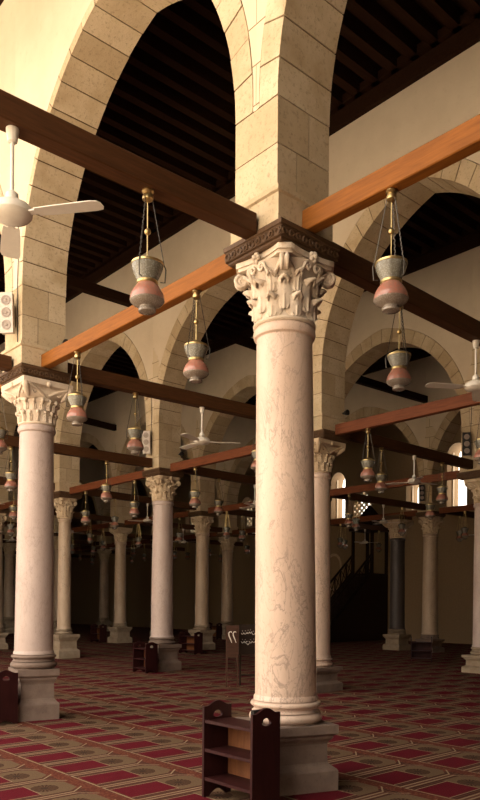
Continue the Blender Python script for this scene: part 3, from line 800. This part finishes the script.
def spot(i, j, label):
    o = empty('spotlight', (*W(j*S+HV-.05, Q(i, j)-HU), 5.22), TH); tag(o, label, 'spotlight')
    b = MB(); b.box((0, -.02, 0), (.03, .05, .03)); obj('bracket', (b, DARK), o)
    b = MB(); b.lathe([(.02, 0), (.04, .02), (.05, .07), (.054, .08), (.042, .082)], 14, mat=Matrix.Translation((0, -.04, 0)) @ Matrix.Rotation(pi/2, 4, 'X')); obj('lamp_head', (b, DARK), o)
spot(1, 0, 'small dark spotlight on the pier above the pale left-edge column, by the orange beam')
spot(2, 1, 'small dark spotlight on the pier above the leafy bookcase column')
spot(1, 1, 'small dark spotlight on the pier above the half-hidden column')

# ------------------------------------------------------------------ bookcases
def shelf_end(h, d):
    out = []
    hw = d/2
    out += [(-hw, 0), (-hw+.055, 0)] + [(-hw+.055+(d-.11)*f/8, .055*sin(pi*f/8)) for f in range(1, 8)] + [(hw-.055, 0), (hw, 0)]
    out += [(hw, h-.042), (hw-.04, h-.042)] + [(hw-.04-(d-.08)*f/12, h-.042+.042*(sin(pi*f/12))**1.5) for f in range(1, 12)] + [(-hw+.04, h-.042), (-hw, h-.042)]
    hole = [(.050*cos(a*pi/8), h-.120+.040*sin(a*pi/8)*(1 if a < 8 else .55)) for a in range(16)]
    return out, hole
def bookcase(p, q, L, d, h, rz, label, name='bookcase', group=None, shelves=3, back=None):
    """long axis along local y, open front towards local -x"""
    o = empty(name, (*W(p, q), 0), TH+rz); tag(o, label, 'bookcase', group)
    out, hole = shelf_end(h, d)
    for sg in (-1, 1):
        b = MB(); y = sg*(L/2); b.prism([out, hole], lambda a, z, dd: (a, y+dd, z), -.012, .012)
        obj('end_panel', (b, SHELFW), o)
    zs = [h-.165, h-.405, h-.645 if h > .75 else .10][:shelves]
    for k, z in enumerate(zs):
        b = MB(); b.box((0, 0, z), (d-.03, L-.026, .018)); b.box((-(d-.03)/2-.004, 0, z), (.010, L-.026, .026)); obj('shelf', (b, SHELFW), o)
    b = MB(); z0, z1 = zs[-1]-.02, zs[0]; b.box((d/2-.03, 0, (z0+z1)/2), (.012, L-.026, z1-z0-.018)); obj('back_panel', (b, back or SHELFIN), o)
    return o
B1 = bookcase(-.63, -.20, .60, .30, .80, 0, 'reddish dark bookcase with scalloped ends, in front of the big front column')
bookcase(-.535, Q(1, 0)-.02, .60, .33, .72, 0, 'very dark bookcase end with a handle hole, beside the left-edge column plinth')
bookcase(5.02, 9.58, .52, .33, .72, 0, 'small bookcase in front of the leafy bookcase column, left of centre')
bookcase(9.75, 14.0, .80, .33, .72, 0, 'reddish bookcase beside the plinth left of the notice boards')
bookcase(12.95, 7.45, .56, .33, .72, .6, 'small low bookcase at the foot of the right background column', back=SHELFW)
bookcase(2*S-.55, Q(4, 2)+.75, .7, .33, .75, 0, 'dim bookcase left of the column with the pale left plinth side')
bookcase(3*S-.5, Q(4, 3)+.3, .7, .33, .75, 0, 'dim bookcase just left of the notice boards, far back')
# things on the near bookcase
def on_shelf(dx, dy, z): x, y = W(-.63, -.20); return (x+dx*VX+dy*UX, y+dx*VY+dy*UY, z)
o = empty('book_stand', on_shelf(.07, -.12, .80-.165+.010), TH); tag(o, 'small dark folding stand on top of the near bookcase', 'stand')
for sg in (-1, 1):
    b = MB(); b.box((0, sg*.022, .055), (.10, .012, .11), 0, Matrix.Rotation(sg*.12, 4, 'X')); obj('leaf', (b, DARK), o)
b = MB(); b.box((0, 0, .02), (.02, .06, .02)); obj('hinge_bar', (b, DARK), o)
# ------------------------------------------------------------------ notice boards
def strokes(pts_list, x, r):
    b = MB()
    for pts in pts_list: b.tube([(x, a, z) for a, z in pts], r, 5)
    return b
bx = empty('notice_board', (-.145, 14.16, 0), 0); tag(bx, 'brown wooden board on legs painted with two white strokes like numerals', 'notice board')
b = MB(); b.box((0, 0, .89), (.25, .03, .62)); obj('panel', (b, BOARDW), bx)
for sx in (-.105, .105):
    b = MB(); b.box((sx, 0, .29), (.035, .03, .58)); obj('leg', (b, BOARDW), bx)
b = MB(); b.box((0, 0, .22), (.175, .025, .03)); obj('stretcher', (b, BOARDW), bx)
b = MB()
for k, ox in enumerate((-.065, .02)):
    b.tube([(ox+.055, -.018, 1.05), (ox+.045, -.018, 1.075), (ox+.015, -.018, 1.07), (ox-.005, -.018, 1.045), (ox+.0, -.018, 1.0), (ox+.03, -.018, .93), (ox+.055, -.018, .86)], [.006, .010, .012, .013, .012, .010, .006], 6)
obj('white_numerals', (b, WHITEP), bx, label='white painted numerals')
bx = empty('notice_board', (.18, 14.5, 0), .15); tag(bx, 'dark board on legs with two lines of faint white script, beside the big front shaft', 'notice board')
b = MB(); b.box((0, 0, .91), (.40, .03, .60)); obj('panel', (b, MINW), bx)
for sx in (-.17, .17):
    b = MB(); b.box((sx, 0, .305), (.035, .03, .61)); obj('leg', (b, MINW), bx)
b = MB(); b.box((0, 0, .20), (.30, .025, .03)); obj('stretcher', (b, MINW), bx)
rg = random.Random(3)
for z in (1.02, .84):
    b = MB(); x = -.15
    while x < .15:
        w = rg.uniform(.03, .06); y0 = z+rg.uniform(-.02, .03)
        b.tube([(x+w+.014, -.018, y0+.02), (x+w*.8, -.018, y0-.01), (x+w*.4, -.018, y0-.02), (x-.004, -.018, y0+rg.uniform(0, .02))], .0055, 5)
        b.ball((x+w*.5, -.018, y0+.05), .007, 6); x += w+.015
    obj('white_script', (b, WHITEP), bx, label='line of white handwritten script')

# ------------------------------------------------------------------ pulpit with a stair, against the far wall
PX = PW-.02
pu = empty('pulpit', (*W(PX, 16.6), 0), TH); tag(pu, 'tall dark wooden pulpit with a rising stair against the far wall', 'pulpit')
hwid = .55
for sg in (-1, 1):
    b = MB(); b.prism([[(-4.3, 0), (0, 0), (0, 3.0), (-1.2, 3.0), (-4.3, .35)]], lambda a, z, d: (a, sg*hwid+d, z), -.04, .04); obj('side_panel', (b, MINW), pu)
    b = MB()
    b.tube([(-4.3, sg*hwid, 1.2), (-1.2, sg*hwid, 3.85)], .05, 6); b.tube([(-4.3, sg*hwid, .45), (-1.2, sg*hwid, 3.1)], .04, 6)
    for k in range(9):
        f = k/8; xx = -4.3+3.1*f; b.tube([(xx, sg*hwid, .4+2.65*f), (xx, sg*hwid, 1.2+2.65*f)], .035, 6)
    for k in range(8):
        f = (k+.5)/8; xx = -4.3+3.1*f; zz = .8+2.65*f
        b.tube([(xx-.15, sg*hwid, zz-.42), (xx+.15, sg*hwid, zz+.42)], .02, 5); b.tube([(xx-.15, sg*hwid, zz+.18), (xx+.15, sg*hwid, zz-.18)], .02, 5)
    obj('handrail', (b, MINW), pu)
for k in range(11):
    b = MB(); b.box((-4.15+k*.28, 0, .14+k*.26), (.32, 2*hwid-.09, .26)); obj('step', (b, MINW), pu)
b = MB(); b.box((-.6, 0, 2.98), (1.2, 2*hwid+.05, .10)); obj('platform', (b, MINW), pu)
for sx in (-1.12, -.08):
    for sg in (-1, 1):
        b = MB(); b.box((sx, sg*hwid, 4.0), (.11, .11, 2.0)); obj('post', (b, MINW), pu)
b = MB(); b.box((-.6, 0, 5.05), (1.35, 2*hwid+.25, .14)); b.sqloft([(.55, 5.12), (.45, 5.5), (.2, 5.9), (.02, 6.2)], c=(-.6, 0, 0)); obj('canopy', (b, MINW), pu)
b = MB()
for sg in (-1, 1): b.box((-4.38, sg*hwid, 1.2), (.12, .14, 2.4))
b.box((-4.38, 0, 2.45), (.16, 2*hwid+.2, .2)); obj('door_frame', (b, MINW), pu)

# ------------------------------------------------------------------ light
SKY0, SKY1, SUN = 5.6, 5.0, 20.
w = bpy.data.worlds.new('sky'); bpy.context.scene.world = w; w.use_nodes = True; nt = w.node_tree
bg = nt.nodes['Background']
tc = nt.nodes.new('ShaderNodeTexCoord'); dp = nt.nodes.new('ShaderNodeVectorMath'); dp.operation = 'DOT_PRODUCT'; dp.inputs[1].default_value = (VX, VY, 0)
nt.links.new(tc.outputs['Generated'], dp.inputs[0])      # the courtyard half of the sky is slightly the brighter one
mr = nt.nodes.new('ShaderNodeMapRange'); mr.inputs[1].default_value = -.2; mr.inputs[2].default_value = .7; mr.inputs[3].default_value = SKY0; mr.inputs[4].default_value = SKY1
nt.links.new(dp.outputs['Value'], mr.inputs[0]); nt.links.new(mr.outputs[0], bg.inputs['Strength']); bg.inputs['Color'].default_value = (1.0, .925, .81, 1)
def sun(name, dirv, strength, angle, col):
    L = bpy.data.lights.new(name, 'SUN'); L.energy = strength; L.angle = angle; L.color = col
    o = bpy.data.objects.new(name, L); C.objects.link(o); o.rotation_euler = Vector(dirv).to_track_quat('-Z', 'Y').to_euler(); o.location = (-20, -10, 20); return o
# high sun from beyond the hall: it lights the courtyard, whose pale paving lights the arcades
sun('sun', (-VX*.12-UX*.55, -VY*.12-UY*.55, -.8), SUN, .009, (1.0, .88, .70))

# ------------------------------------------------------------------ camera
cd = bpy.data.cameras.new('camera'); cam = bpy.data.objects.new('camera', cd); C.objects.link(cam)
cd.sensor_fit = 'VERTICAL'; cd.sensor_height = 36; cd.sensor_width = 36*480/800; cd.lens = F/800*36
cd.shift_x = 0; cd.shift_y = (CY-400)/800; cd.clip_end = 300; cd.clip_start = .05
cam.matrix_world = Matrix.Translation((0, 0, CAMZ)) @ Matrix.Rotation(pi/2, 4, 'X') @ Matrix.Rotation(ROLL, 4, 'Z')
sc = bpy.context.scene; sc.camera = cam
sc.view_settings.view_transform = 'Standard'; sc.view_settings.look = 'None'; sc.view_settings.gamma = 1; sc.view_settings.exposure = 0
sc.view_settings.use_curve_mapping = False
sc.cycles.max_bounces = 8; sc.cycles.diffuse_bounces = 2
